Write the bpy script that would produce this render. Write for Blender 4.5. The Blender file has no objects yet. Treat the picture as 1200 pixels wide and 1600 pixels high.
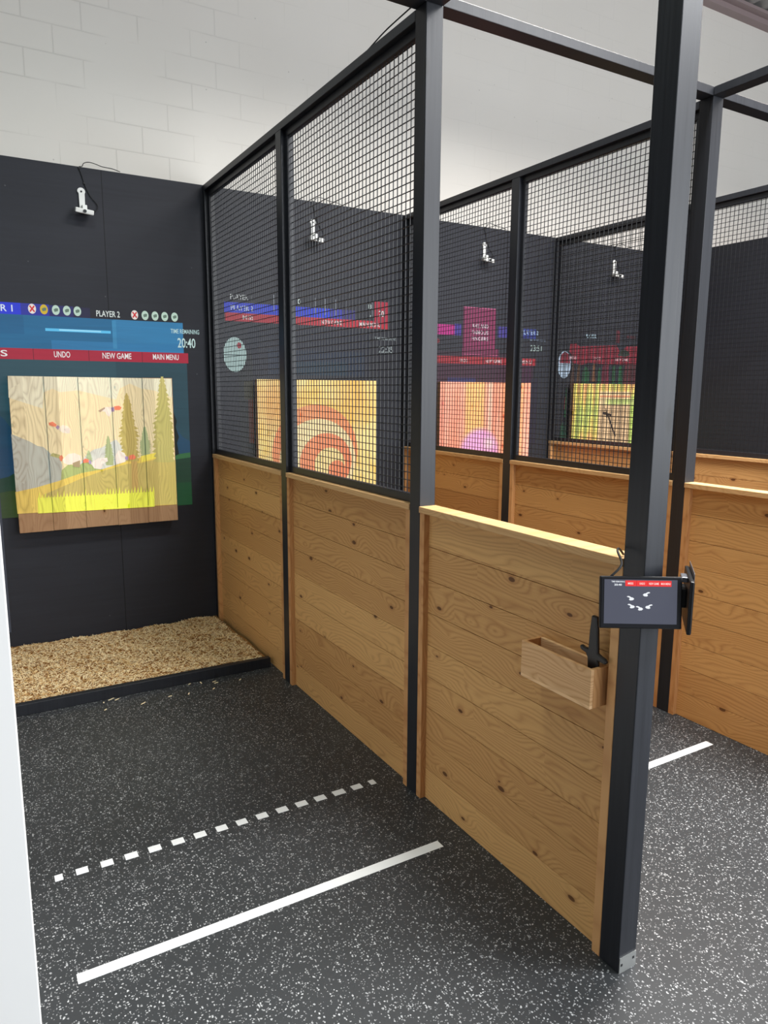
import bpy, bmesh, math, random
from mathutils import Vector, Matrix
R = math.radians
SC = bpy.context.scene
COL = SC.collection

# ------------------------------------------------------------------ camera
cam_d = bpy.data.cameras.new('camera'); cam = bpy.data.objects.new('camera', cam_d); COL.objects.link(cam)
yaw, pitch, roll, FPX = R(30.3837), R(-9.5217), R(0.3134), 1126.6
fw = Vector((math.sin(yaw)*math.cos(pitch), math.cos(yaw)*math.cos(pitch), math.sin(pitch)))
rt = Vector((math.cos(yaw), -math.sin(yaw), 0)); up = rt.cross(fw)
r2 = rt*math.cos(roll)+up*math.sin(roll); u2 = -rt*math.sin(roll)+up*math.cos(roll)
m = Matrix((r2, u2, -fw)).transposed().to_4x4()
m.translation = Vector((-1.5422, -5.0847, 1.6842))
cam.matrix_world = m
cam_d.sensor_fit = 'VERTICAL'; cam_d.sensor_height = 32; cam_d.sensor_width = 24
cam_d.lens = 32*FPX/1600; cam_d.clip_start = .02; cam_d.clip_end = 100
SC.camera = cam

# ------------------------------------------------------------------ world, lamps, exposure
SC.view_settings.view_transform = 'Standard'; SC.view_settings.look = 'None'
SC.view_settings.exposure = 0.0; SC.view_settings.gamma = 1.0
SC.view_settings.use_curve_mapping = False
W_ = bpy.data.worlds.new('hall_daylight'); SC.world = W_; W_.use_nodes = True
bg = W_.node_tree.nodes['Background']; bg.inputs[0].default_value = (.93, .96, 1.0, 1); bg.inputs[1].default_value = .22
def area(name, loc, size, sizey, power, col=(1, 1, 1), rot=(0, 0, 0), spread=180):
    l = bpy.data.lights.new(name, 'AREA'); l.shape = 'RECTANGLE'; l.size = size; l.size_y = sizey
    l.energy = power; l.spread = R(spread); l.color = col
    o = bpy.data.objects.new(name, l); COL.objects.link(o); o.location = loc; o.rotation_euler = rot
    return o
area('ceiling_lamp', (1.7, -3.0, 5.0), 2.2, .5, 240, (1, .97, .93), spread=138)
area('ceiling_lamp', (5.2, -3.0, 5.0), 2.2, .5, 150, (1, .86, .78), spread=138)
area('ceiling_lamp', (-1.3, -2.8, 5.0), 1.4, .4, 40, (.90, 1, .93), spread=150)
area('ceiling_lamp', (2.9, -5.8, 4.9), 2.2, .5, 330, (.97, .98, 1), spread=160)
area('front_windows', (3.4, -8.9, 2.3), 6.5, 3.2, 540, (.92, .96, 1), (R(90), 0, R(10)))

# ------------------------------------------------------------------ materials
def lin(c):
    f = lambda v: v/12.92 if v <= .04045 else ((v+.055)/1.055)**2.4
    return tuple(f(v/255) for v in c)+(1,)
class NT:
    """small wrapper for writing node graphs"""
    def __init__(s, name):
        s.m = bpy.data.materials.new(name); s.m.use_nodes = True; s.t = s.m.node_tree
        s.b = s.t.nodes['Principled BSDF']
        g = s.t.nodes.new('ShaderNodeNewGeometry'); s.pos = g.outputs['Position']
        s.nrm = g.outputs['Normal']
    def put(s, sock, v):
        if v is None: return
        if isinstance(v, bpy.types.NodeSocket): s.t.links.new(v, sock)
        else: sock.default_value = v
    def M(s, op, a, b=None, c=None, clamp=False):
        n = s.t.nodes.new('ShaderNodeMath'); n.operation = op; n.use_clamp = clamp
        s.put(n.inputs[0], a); s.put(n.inputs[1], b); s.put(n.inputs[2], c); return n.outputs[0]
    def V(s, op, a, b=None):
        n = s.t.nodes.new('ShaderNodeVectorMath'); n.operation = op
        s.put(n.inputs[0], a); s.put(n.inputs[1], b)
        return n.outputs['Value'] if op in ('LENGTH', 'DISTANCE', 'DOT_PRODUCT') else n.outputs[0]
    def sep(s, v):
        n = s.t.nodes.new('ShaderNodeSeparateXYZ'); s.put(n.inputs[0], v); return n.outputs
    def com(s, x, y, z):
        n = s.t.nodes.new('ShaderNodeCombineXYZ'); s.put(n.inputs[0], x); s.put(n.inputs[1], y); s.put(n.inputs[2], z); return n.outputs[0]
    def mix(s, f, a, b, mode='MIX'):
        n = s.t.nodes.new('ShaderNodeMix'); n.data_type = 'RGBA'; n.blend_type = mode
        s.put(n.inputs[0], f); s.put(n.inputs[6], a); s.put(n.inputs[7], b); return n.outputs[2]
    def noise(s, v, sc=5, det=3, rough=.5, dist=0):
        n = s.t.nodes.new('ShaderNodeTexNoise'); s.put(n.inputs['Vector'], v)
        n.inputs['Scale'].default_value = sc; n.inputs['Detail'].default_value = det
        n.inputs['Roughness'].default_value = rough; n.inputs['Distortion'].default_value = dist
        return n.outputs['Fac']
    def white(s, v):
        n = s.t.nodes.new('ShaderNodeTexWhiteNoise'); n.noise_dimensions = '3D'; s.put(n.inputs['Vector'], v); return n.outputs
    def voro(s, v, sc, rnd=1.0, dim='3D'):
        n = s.t.nodes.new('ShaderNodeTexVoronoi'); n.voronoi_dimensions = dim; s.put(n.inputs['Vector'], v); n.inputs['Scale'].default_value = sc
        n.inputs['Randomness'].default_value = rnd; return n.outputs
    def ramp(s, f, stops, const=False):
        n = s.t.nodes.new('ShaderNodeValToRGB'); s.put(n.inputs[0], f); e = n.color_ramp.elements
        if const: n.color_ramp.interpolation = 'CONSTANT'
        while len(e) < len(stops): e.new(.5)
        for k, (p, c) in zip(e, stops): k.position = p; k.color = c if len(c) == 4 else (*c, 1)
        return n.outputs[0]
    def step(s, v, lo, hi):  # smooth 0..1
        n = s.t.nodes.new('ShaderNodeMapRange'); n.interpolation_type = 'SMOOTHSTEP'
        s.put(n.inputs[0], v); n.inputs[1].default_value = lo; n.inputs[2].default_value = hi; return n.outputs[0]
    def bump(s, h, strength=.3, dist=.002):
        n = s.t.nodes.new('ShaderNodeBump'); n.inputs['Strength'].default_value = strength; n.inputs['Distance'].default_value = dist
        s.put(n.inputs['Height'], h); s.t.links.new(n.outputs[0], s.b.inputs['Normal'])
    def out(s, col=None, rough=None, spec=None, metal=None, emit=None, es=1.0):
        s.put(s.b.inputs['Base Color'], col); s.put(s.b.inputs['Roughness'], rough)
        s.put(s.b.inputs['Specular IOR Level'], spec); s.put(s.b.inputs['Metallic'], metal)
        if emit is not None: s.put(s.b.inputs['Emission Color'], emit); s.b.inputs['Emission Strength'].default_value = es
        return s.m
def plain(name, col, rough=.5, spec=.5, metal=0.0, var=0.0):
    n = NT(name); c = lin(col)
    if var:
        f = n.noise(n.pos, 9, 4); c = n.mix(f, tuple(v*(1-var) for v in c[:3])+(1,), tuple(v*(1+var) for v in c[:3])+(1,))
    return n.out(c, rough, spec, metal)

def wood_colour(n, along='y', plank=.1358, light=(214, 168, 112), dark=(160, 108, 60), knots=True, RK=.40):
    p = n.sep(n.pos)
    L, A, B = (p[1], p[2], p[0]) if along == 'y' else ((p[2], p[0], p[1]) if along == 'z' else (p[0], p[2], p[1]))
    pid = n.M('FLOOR', n.M('DIVIDE', A, plank)); bay = n.M('FLOOR', n.M('DIVIDE', n.M('ADD', L, .02), 1.36)) if along == 'y' else 0.0
    rnd = n.white(n.com(pid, bay, n.M('FLOOR', n.M('MULTIPLY', B, 4))))
    off = n.M('MULTIPLY', rnd[0], 37.0)
    wob = n.noise(n.com(n.M('ADD', n.M('MULTIPLY', L, 1.3), off), n.M('MULTIPLY', A, 5.5), off), 1.0, 2, .5)
    kv = n.voro(n.com(n.M('ADD', n.M('MULTIPLY', L, 3.6), off), n.M('ADD', n.M('MULTIPLY', A, 7.3), off), 0.0), 1.0, 1.0, '2D')
    pick = n.M('LESS_THAN', n.sep(kv['Color'])[0], .32)
    kd = n.M('ADD', kv['Distance'], n.M('SUBTRACT', .30, n.M('MULTIPLY', pick, .30)))
    g = n.M('ADD', n.M('MULTIPLY', A, 54.0), n.M('MULTIPLY', wob, 14.0))
    g = n.M('ADD', g, n.M('DIVIDE', .6, n.M('ADD', n.M('MULTIPLY', kd, kd), .11)))
    ring = n.M('ABSOLUTE', n.M('SUBTRACT', n.M('FRACT', g), .5))
    ring = n.M('POWER', n.M('MULTIPLY', ring, 2.0), 2.2)
    fine = n.noise(n.com(n.M('MULTIPLY', L, 5), n.M('MULTIPLY', A, 160), off), 1.0, 3, .6)
    f = n.M('ADD', n.M('MULTIPLY', ring, RK), n.M('MULTIPLY', fine, .42))
    f = n.M('ADD', f, n.M('MULTIPLY', n.M('SUBTRACT', rnd[0], .4), .50), clamp=True)
    c = n.mix(f, lin(light), lin(dark))
    if knots:
        ks = n.M('ADD', .018, n.M('MULTIPLY', n.sep(kv['Color'])[1], .05)); k = n.step(n.M('SUBTRACT', kd, ks), .012, -.008); h = n.step(n.M('SUBTRACT', kd, ks), .10, .0)
        c = n.mix(n.M('MULTIPLY', h, .35), c, lin((150, 92, 48)))
        c = n.mix(n.M('MULTIPLY', k, .85), c, lin((78, 42, 20)))
    return c, f
def wood(name, along='y', light=(214, 168, 112), dark=(160, 108, 60), plank=.1358, knots=True):
    n = NT(name); c, f = wood_colour(n, along, plank, light, dark, knots)
    n.bump(f, .15, .001); return n.out(c, .55, .35)

M_plank = wood('larch_planks', 'y', (222, 176, 114), (168, 116, 66))
M_trimv = wood('larch_trim', 'z', (222, 172, 116), (180, 124, 74), .05, False)
M_cap = wood('larch_cap', 'y', (224, 184, 132), (190, 144, 92), .2, False)
M_tray = wood('larch_tray', 'y', (246, 208, 158), (196, 142, 90), .2, False)

def black_paint():
    n = NT('black_painted_timber'); p = n.sep(n.pos)
    st = n.noise(n.com(n.M('MULTIPLY', p[0], 90), n.M('MULTIPLY', p[1], 90), n.M('MULTIPLY', p[2], 2.2)), 1.0, 4, .6)
    kn = n.voro(n.com(n.M('MULTIPLY', p[0], 6), n.M('MULTIPLY', p[1], 6), n.M('MULTIPLY', p[2], 2.4)), 1.0)['Distance']
    c = n.mix(st, (.007, .008, .011, 1), (.024, .027, .035, 1))
    c = n.mix(n.step(kn, .12, .05), c, (.008, .009, .011, 1))
    n.bump(st, .25, .0012)
    return n.out(c, n.ramp(st, [(0, (.34,)*3), (1, (.5,)*3)]), .42)
M_black = black_paint()
def black_ply():
    n = NT('black_painted_plywood'); p = n.sep(n.pos)
    g = n.noise(n.com(n.M('MULTIPLY', p[0], 1.6), n.M('MULTIPLY', p[1], 1.6), n.M('MULTIPLY', p[2], 26)), 1.0, 5, .6, 1.0)
    b = n.noise(n.pos, 1.3, 3)
    c = n.mix(g, (.018, .020, .027, 1), (.034, .037, .050, 1))
    c = n.mix(n.M('MULTIPLY', b, .5), c, (.022, .023, .029, 1))
    sx = n.M('ABSOLUTE', n.M('SUBTRACT', n.M('FRACT', n.M('DIVIDE', n.M('ADD', p[0], .645+12.2+.61), 1.22)), .5))
    seam = n.step(sx, .0025, .0012)
    c = n.mix(seam, c, (.006, .006, .008, 1))
    fl = n.voro(n.pos, 6.5)['Distance']
    c = n.mix(n.M('MULTIPLY', n.step(fl, .035, .02), .35), c, (.2, .2, .21, 1))
    n.bump(n.M('SUBTRACT', g, seam), .2, .0015)
    return n.out(c, .62, .3)
M_ply = black_ply()
def block_wall():
    n = NT('white_painted_blocks'); p = n.sep(n.pos)
    row = n.M('DIVIDE', n.M('SUBTRACT', p[2], 3.205), .1635)
    ri = n.M('FLOOR', row); rf = n.M('FRACT', row)
    colm = n.M('ADD', n.M('DIVIDE', n.M('ADD', p[0], 20*.337+.703), .337), n.M('MULTIPLY', n.M('MODULO', n.M('ADD', ri, 40.0), 2.0), .5))
    cf = n.M('FRACT', colm)
    ez = n.M('MULTIPLY', n.M('SUBTRACT', .5, n.M('ABSOLUTE', n.M('SUBTRACT', rf, .5))), .1635)
    ex = n.M('MULTIPLY', n.M('SUBTRACT', .5, n.M('ABSOLUTE', n.M('SUBTRACT', cf, .5))), .337)
    e = n.M('MINIMUM', ez, ex)
    vis = n.M('MULTIPLY', n.step(n.noise(n.pos, 2.3, 2), .36, .56), n.M('ADD', .22, n.M('MULTIPLY', n.step(p[0], 1.0, -.5), .78)))
    j = n.M('MULTIPLY', n.step(e, .0065, .001), vis)
    nz = n.noise(n.pos, 60, 4, .7); big = n.noise(n.pos, .8, 2)
    c = n.mix(big, lin((230, 227, 221)), lin((220, 215, 207)))
    c = n.mix(n.M('MULTIPLY', j, .30), c, lin((170, 166, 160)))
    pit = n.M('MULTIPLY', n.step(n.voro(n.pos, 9)['Distance'], .05, .03), .45)
    c = n.mix(pit, c, lin((150, 148, 144)))
    n.bump(n.M('SUBTRACT', n.M('MULTIPLY', nz, .25), n.M('ADD', j, pit)), .35, .003)
    return n.out(c, .6, .3)
M_block = block_wall()
def rubber():
    n = NT('speckled_rubber_floor'); p = n.sep(n.pos)
    w = n.noise(n.pos, 90, 2); q = n.V('ADD', n.pos, n.com(n.M('MULTIPLY', w, .010), n.M('MULTIPLY', n.noise(n.pos, 75, 2), .012), 0.0))
    v1 = n.voro(n.com(n.M('MULTIPLY', n.sep(q)[0], 1.0), n.sep(q)[1], 0.0), 132)
    v2 = n.voro(n.com(n.M('ADD', n.sep(q)[0], 7.3), n.sep(q)[1], 0.0), 230)
    r1 = n.sep(v1['Color']); r2 = n.sep(v2['Color'])
    a = n.M('MULTIPLY', n.M('GREATER_THAN', r1[0], .74), n.step(v1['Distance'], .42, .30))
    b = n.M('MULTIPLY', n.M('GREATER_THAN', r2[0], .86), n.step(v2['Distance'], .42, .32))
    f = n.M('MAXIMUM', n.M('MULTIPLY', a, n.M('ADD', .30, n.M('MULTIPLY', r1[1], .6))), n.M('MULTIPLY', b, .55))
    dirt = n.noise(n.pos, 1.4, 4)
    c = n.mix(dirt, (.017, .020, .022, 1), (.031, .034, .038, 1))
    c = n.mix(f, c, (.54, .55, .56, 1))
    n.bump(n.noise(n.pos, 240, 2), .35, .0012)
    return n.out(c, .52, .5)
M_floor = rubber()
M_white = plain('white_painted_board', (238, 238, 236), .5, .4)
M_lightstop = plain('grey_light_stop', (120, 120, 122), .7, .2)
M_tape = plain('white_floor_tape', (236, 238, 238), .45, .4, 0, .05)
M_chip = [plain('wood_chip_pale', (250, 232, 190), .7, .2), plain('wood_chip_tan', (224, 190, 134), .7, .2), plain('wood_chip_brown', (166, 118, 68), .7, .2)]
M_chipbase = plain('wood_chip_bed', (150, 108, 62), .8, .1)
M_wire = plain('black_coated_wire', (20, 22, 26), .45, .5)
M_steel = plain('galvanised_steel', (176, 178, 176), .42, .5, .75, .15)
M_deck = plain('grey_steel_deck', (150, 148, 146), .5, .5, .2)
M_angle = plain('painted_steel_angle', (150, 134, 134), .6, .4)
M_plas = plain('black_plastic', (18, 19, 22), .38, .5)
M_grey = plain('grey_metal_plate', (130, 132, 138), .35, .5, .6)
M_wplas = plain('white_plastic', (236, 238, 236), .4, .5)
M_cable = plain('black_cable', (16, 17, 19), .5, .4)
def screen(name, col, emit=0.0):
    n = NT(name); c = lin(col)
    return n.out((.02, .021, .026, 1) if emit else c, .22, .5, None, c if emit else None, emit)
M_glass = screen('tablet_glass', (30, 31, 36))
M_disp = screen('tablet_display', (84, 87, 102), .8)
_pj = {}
def wallproj(col, k=1.0):
    """black board with the light of a projected picture on it"""
    key = (col, k)
    if key not in _pj:
        n = NT('projected_light_on_board')
        g = n.noise(n.V('MULTIPLY', n.pos, (1.6, 1.6, 26)), 1.0, 5, .6, 1.0)
        c = lin(col); e = n.mix(g, tuple(v*.72 for v in c[:3])+(1,), tuple(v*1.15 for v in c[:3])+(1,))
        _pj[key] = n.out((.016, .017, .021, 1), .62, .3, None, e, k)
    return _pj[key]
def lit_wood(n):
    """vertical planks of a target: returns base colour and grain factor"""
    return wood_colour(n, 'z', .198, (190, 152, 116), (140, 102, 72), True, .28)
def boardproj(col, k=.82):
    key = ('b', col, k)
    if key not in _pj:
        n = NT('projected_light_on_wood'); b, f = lit_wood(n)
        c = lin(col); e = n.mix(f, tuple(v*1.12 for v in c[:3])+(1,), tuple(v*.30 for v in c[:3])+(1,))
        _pj[key] = n.out(b, .7, .2, None, e, k)
    return _pj[key]

# ------------------------------------------------------------------ mesh helpers
class MB:
    def __init__(s): s.v = []; s.f = []; s.mi = []
    def box(s, a, b, mi=0, T=None):
        x0, y0, z0 = a; x1, y1, z1 = b
        vs = [(x0,y0,z0),(x1,y0,z0),(x1,y1,z0),(x0,y1,z0),(x0,y0,z1),(x1,y0,z1),(x1,y1,z1),(x0,y1,z1)]
        if T: vs = [tuple(T @ Vector(q)) for q in vs]
        k = len(s.v); s.v += vs
        for f in ((0,3,2,1),(4,5,6,7),(0,1,5,4),(1,2,6,5),(2,3,7,6),(3,0,4,7)): s.f.append(tuple(k+i for i in f)); s.mi.append(mi)
        return s
    def prism(s, pts, axis, lo, hi, mi=0, T=None):
        """outline pts in the plane normal to axis, extruded lo..hi"""
        def P(u, w, t): return (t, u, w) if axis == 'x' else ((u, t, w) if axis == 'y' else (u, w, t))
        n = len(pts); k = len(s.v); vs = [P(u, w, lo) for u, w in pts]+[P(u, w, hi) for u, w in pts]
        if T: vs = [tuple(T @ Vector(q)) for q in vs]
        s.v += vs; s.f.append(tuple(range(k, k+n))); s.f.append(tuple(range(k+2*n-1, k+n-1, -1)))
        for i in range(n): j = (i+1) % n; s.f.append((k+j, k+i, k+n+i, k+n+j))
        s.mi += [mi]*(n+2); return s
    def sheet(s, pts, y, mi=0):
        k = len(s.v); s.v += [(x, y, z) for x, z in pts]; s.f.append(tuple(range(k, k+len(pts)))); s.mi.append(mi); return s
    def tube(s, pts, r, n=8, mi=0):
        k = len(s.v); N = len(pts); pts = [Vector(p) for p in pts]
        for i, p in enumerate(pts):
            d = (pts[min(i+1, N-1)]-pts[max(i-1, 0)]).normalized()
            a = d.orthogonal().normalized() if i == 0 else (a - d*a.dot(d)).normalized()
            b = d.cross(a)
            for j in range(n): t = 2*math.pi*j/n; s.v.append(tuple(p+(a*math.cos(t)+b*math.sin(t))*r))
        for i in range(N-1):
            for j in range(n): s.f.append((k+i*n+j, k+i*n+(j+1) % n, k+(i+1)*n+(j+1) % n, k+(i+1)*n+j)); s.mi.append(mi)
        s.f.append(tuple(k+j for j in range(n))[::-1]); s.f.append(tuple(k+(N-1)*n+j for j in range(n))); s.mi += [mi]*2
        return s
    def build(s, name, mat, parent=None, origin=None, bevel=0, smooth=False, fix=True):
        me = bpy.data.meshes.new(name)
        o0 = Vector(origin) if origin is not None else Vector((0, 0, 0))
        if parent is not None:
            q = parent
            while q is not None: o0 = o0+q.location; q = q.parent
        me.from_pydata([tuple(Vector(v)-o0) for v in s.v], [], s.f)
        for mm in (mat if isinstance(mat, list) else [mat]): me.materials.append(mm)
        me.polygons.foreach_set('material_index', s.mi)
        if fix:
            bm = bmesh.new(); bm.from_mesh(me); bmesh.ops.recalc_face_normals(bm, faces=bm.faces); bm.to_mesh(me); bm.free()
        if smooth: me.polygons.foreach_set('use_smooth', [True]*len(me.polygons))
        me.update()
        o = bpy.data.objects.new(name, me); COL.objects.link(o)
        if parent is not None: o.parent = parent
        elif origin is not None: o.location = origin
        if bevel:
            b = o.modifiers.new('bevel', 'BEVEL'); b.width = bevel; b.segments = 2; b.limit_method = 'ANGLE'
        return o
def tag(o, label, cat, group=None, kind=None):
    o['label'] = label; o['category'] = cat
    if group: o['group'] = group
    if kind: o['kind'] = kind
    return o
def thing(name, label, cat, loc=(0, 0, 0), group=None):
    o = bpy.data.objects.new(name, None); COL.objects.link(o); o.location = loc; o.empty_display_size = .1
    return tag(o, label, cat, group)
def struct(o): o['kind'] = 'structure'; return o
def dup(root, loc, label):
    r = root.copy(); COL.objects.link(r); r.location = loc; r['label'] = label
    def rec(a, b):
        for ch in list(a.children):
            c = ch.copy(); COL.objects.link(c); c.parent = b; rec(ch, c)
    rec(root, r); return r
def lettering(name, txt, box, mat, parent, y=None, T=None, bold=.012):
    """flat lettering filling box=(x0,x1,z0,z1) at depth y, facing -y; T places it elsewhere"""
    cu = bpy.data.curves.new(name, 'FONT'); cu.body = txt; cu.size = 1; cu.offset = bold; cu.resolution_u = 3
    ob = bpy.data.objects.new(name, cu); COL.objects.link(ob)
    bpy.context.view_layer.update()
    me = bpy.data.meshes.new_from_object(ob.evaluated_get(bpy.context.evaluated_depsgraph_get()))
    bpy.data.objects.remove(ob); bpy.data.curves.remove(cu)
    xs = [v.co.x for v in me.vertices]; zs = [v.co.y for v in me.vertices]
    a, b, c, d = min(xs), max(xs), min(zs), max(zs)
    x0, x1, z0, z1 = box
    o0 = Vector((0, 0, 0)); q = parent
    while q is not None: o0 = o0+q.location; q = q.parent
    for v in me.vertices:
        p = Vector((x0+(v.co.x-a)/(b-a)*(x1-x0), y, z0+(v.co.y-c)/(d-c)*(z1-z0)))
        if T: p = T @ p
        v.co = p-o0
    me.materials.clear(); me.materials.append(mat)
    o = bpy.data.objects.new(name, me); COL.objects.link(o); o.parent = parent; return o
def circle(cx, cz, rx, rz, n=24): return [(cx+rx*math.cos(2*math.pi*i/n), cz+rz*math.sin(2*math.pi*i/n)) for i in range(n)]
def rect(x0, x1, z0, z1): return [(x0, z0), (x1, z0), (x1, z1), (x0, z1)]

# ------------------------------------------------------------------ setting
LW = 1.5975          # lane width
D1, D2, D3, PW = 1.308, 2.659, 3.754, .073
ZT = 3.045
struct(MB().box((-3.2, -9, -.05), (10, .3, 0)).build('floor', M_floor))
struct(MB().box((-3.2, .06, 0), (10, .26, 5.48)).build('wall_back', M_block))
struct(MB().box((-3.2, -.0, 0), (3*LW, .058, 3.05)).build('trim_1', M_ply))
struct(MB().box((3*LW, -4.4, 0), (3*LW+.05, .058, 3.055)).build('wall_right', M_ply))
wl = struct(MB().box((-1.61, -3.62, 0), (-1.4925, -.002, 3.0)).build('wall_left', M_white, bevel=.003))
struct(MB().box((-3.3, -9, 0), (-3.2, .26, 5.48)).build('light_stop_wall_left', M_lightstop))  # unseen wall added to stop light coming in from the left
struct(MB().box((-1.4925, -3.60, 1.23), (-1.488, -.002, 3.0)).build('trim_3', M_ply))  # black lining added to cut white bounce onto the first divider
mb = MB(); prof = []
x = -3.2
while x < 10:
    prof += [(x, 5.50), (x+.05, 5.54), (x+.10, 5.54), (x+.15, 5.50)]; x += .20
prof2 = prof+[(q[0], q[1]+.01) for q in prof[::-1]]
k = len(mb.v); n = len(prof)
for yy in (-9.0, .26): mb.v += [(a, yy, b) for a, b in prof]
for i in range(n-1): mb.f.append((i, i+1, n+i+1, n+i)); mb.mi.append(0)
struct(mb.build('ceiling', M_deck, fix=False))
struct(MB().box((-3.2, -.03, 5.42), (10, .06, 5.50)).box((-3.2, -.10, 5.47), (10, .06, 5.50)).build('trim_2', M_angle))

# ------------------------------------------------------------------ lane dividers
def make_divider():
    t = thing('lane_divider', '', 'lane divider', (PW/2, -1.9, 0), 'timber and mesh dividers between the lanes')
    def post(y0, y1, z1=ZT-.038):
        return MB().box((0, y0, 0), (PW, y1, z1)).build('post', M_black, t, bevel=.0025)
    post(-.04, -.001)
    post(-D1-PW, -D1)
    post(-D2-PW, -D2, ZT)
    pf = post(-D3-PW, -D3, ZT)
    ft = MB().box((.002, -D3-PW-.003, .0), (PW-.002, -D3-PW-.0005, .05)).box((.006, -D3-PW-.0034, .022), (.014, -D3-PW-.0028, .030), 1).box((.055, -D3-PW-.0034, .028), (.063, -D3-PW-.0028, .036), 1)
    ft.build('post_foot', [M_steel, M_plas], pf)
    MB().box((0, -D2, ZT-.038), (PW, -.001, ZT)).build('top_rail', M_black, t, bevel=.002)
    for y0, y1 in ((-D1, -.04), (-D2, -D1-PW), (-D3, -D2-PW)):
        b = MB(); N = 9; h = 1.211/N
        for i in range(N): b.box((.026, y0+.004, i*h+.001), (.047, y1-.004, (i+1)*h-.001))
        b.box((.034, y0+.005, .004), (.039, y1-.005, 1.208))
        pn = b.build('wood_panel', M_plank, t, bevel=.0008)
        MB().box((-.004, y0, 1.211), (PW+.004, y1, 1.236)).build('cap_board', M_cap, pn, bevel=.002)
        MB().box((.001, y1-.032, 0), (PW-.001, y1-.0005, 1.211)).build('edge_trim', M_trimv, pn, bevel=.0015)
        MB().box((.001, y0+.0005, 0), (PW-.001, y0+.032, 1.211)).build('edge_trim', M_trimv, pn, bevel=.0015)
    for y0, y1 in ((-D1, -.04), (-D2, -D1-PW)):
        z0, z1 = 1.237, ZT-.039; w = .032; fx0, fx1 = .024, .050
        b = MB().box((fx0, y0, z0), (fx1, y1, z0+.034)).box((fx0, y0, z1-.034), (fx1, y1, z1))
        b.box((fx0, y0, z0+.034), (fx1, y0+.03, z1-.034)).box((fx0, y1-.03, z0+.034), (fx1, y1, z1-.034))
        fr = b.build('mesh_frame', M_black, t, bevel=.0015)
        g = MB(); r = .00155; p = .0322
        y = y1-.03-.012
        while y > y0+.032: g.box((.034, y-r, z0+.03), (.0375, y+r, z1-.03)); y -= p
        z = z0+.034+.02
        while z < z1-.034: g.box((.0375, y0+.028, z-r), (.041, y1-.028, z+r)); z += p
        g.build('wire_mesh', M_wire, fr)
    return t
dv = make_divider()
dv['label'] = 'black timber and wire mesh divider nearest the camera, its front post carrying the tablet'
dup(dv, (PW/2+LW, -1.9, 0), 'second black timber and mesh divider, behind the post with the tablet')
dup(dv, (PW/2+2*LW, -1.9, 0), 'farthest black timber and mesh divider, beside the black side wall on the right')

# overhead timbers tying the dividers together
cb = MB().box((-3.2, -D2-PW, ZT), (3*LW+.05, -D2, ZT+.038)).build('overhead_beam', M_black, bevel=.002)
tag(cb, 'long black overhead timber running across all the lanes on top of the middle posts', 'beam')
for k, lb in enumerate(('black overhead timber running forward from the nearest divider, at the top edge of the view',
                        'black overhead timber running forward from the second divider, at the upper right')):
    o = MB().box((k*LW, -D3-PW, ZT), (k*LW+PW, -D2-PW, ZT+.038)).build('overhead_beam', M_black, bevel=.002)
    tag(o, lb, 'beam')

# ------------------------------------------------------------------ chip bed of the first lane
sl = MB().box((-1.4878, -1.085, 0), (-.0005, -1.045, .062)).build('chip_bed_sill', M_black, bevel=.003)
tag(sl, 'low black timber sill holding back the wood chips on the floor of the nearest lane', 'sill')
random.seed(7)
def chips():
    b = MB()
    X0, X1, Y0, Y1 = -1.4875, -.003, -1.043, -.003
    def H(x, y):
        return .030+.016*(-y)/1.04+.006*math.sin(x*9+1)*math.sin(y*7)+.004*math.sin(x*23+y*17)+.012*math.exp(-((x+.12)/.12)**2)*(1+y)
    nx, ny = 60, 42; k0 = len(b.v)
    for i in range(nx+1):
        for j in range(ny+1):
            x = X0+(X1-X0)*i/nx; y = Y0+(Y1-Y0)*j/ny; b.v.append((x, y, H(x, y)-.004))
    for i in range(nx):
        for j in range(ny):
            a = k0+i*(ny+1)+j; b.f.append((a, a+ny+1, a+ny+2, a+1)); b.mi.append(3)
    for _ in range(16000):
        x = random.uniform(X0+.02, X1-.022); y = random.uniform(Y0+.02, Y1-.02)
        L = random.uniform(.012, .030); w = random.uniform(.0018, .0044)
        T = Matrix.Translation((x, y, H(x, y)+random.uniform(-.002, .006))) @ Matrix.Rotation(random.uniform(0, 6.28), 4, 'Z') @ Matrix.Rotation(random.gauss(0, .34), 4, 'Y') @ Matrix.Rotation(random.gauss(0, .5), 4, 'X')
        b.box((-L/2, -w/2, -.0007), (L/2, w/2, .0007), random.choices((0, 1, 2), (7, 4, 1.4))[0], T)
    return b
cb = chips().build('wood_chips', M_chip+[M_chipbase], fix=False)
tag(cb, 'bed of loose pale wood chips below the target of the nearest lane', 'wood chips', None, 'stuff')
LP = [(-0.934, -1.09, 0.0495, 0.6), (-0.911, -1.112, 0.0264, 0.5), (-0.797, -1.234, 0.033, 0.65), (-0.989, -1.217, 0.0165, 0.8), (-0.982, -1.119, 0.0132, 1.5), (-0.647, -1.214, 0.0198, 0.3), (-0.548, -1.231, 0.0231, 1.1), (-0.445, -1.113, 0.0264, 1.6), (-0.371, -1.133, 0.0231, 0.3), (-0.367, -1.157, 0.0231, 0.2), (-0.405, -1.231, 0.0198, 0.8), (-0.231, -1.18, 0.0198, 0.7), (-0.508, -1.099, 0.0198, 0.7)]
for i, (x, y, L, a) in enumerate(LP):
    T = Matrix.Translation((x, y, .0012)) @ Matrix.Rotation(a, 4, 'Z')
    c = MB().box((-L/2, -.003, -.0010), (L/2, .003, .0010), 0, T)
    c.prism([(-L/2, -.0028), (-L/2-.003, 0), (-L/2, .0028)], 'z', -.0008, .0008, 0, T)
    o = c.build('wood_chip', M_chip[0], origin=(x, y, 0), bevel=.0004)
    tag(o, 'single stray wood chip on the dark rubber floor in front of the black sill', 'wood chip', 'stray chips on the floor of the nearest lane')

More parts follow.
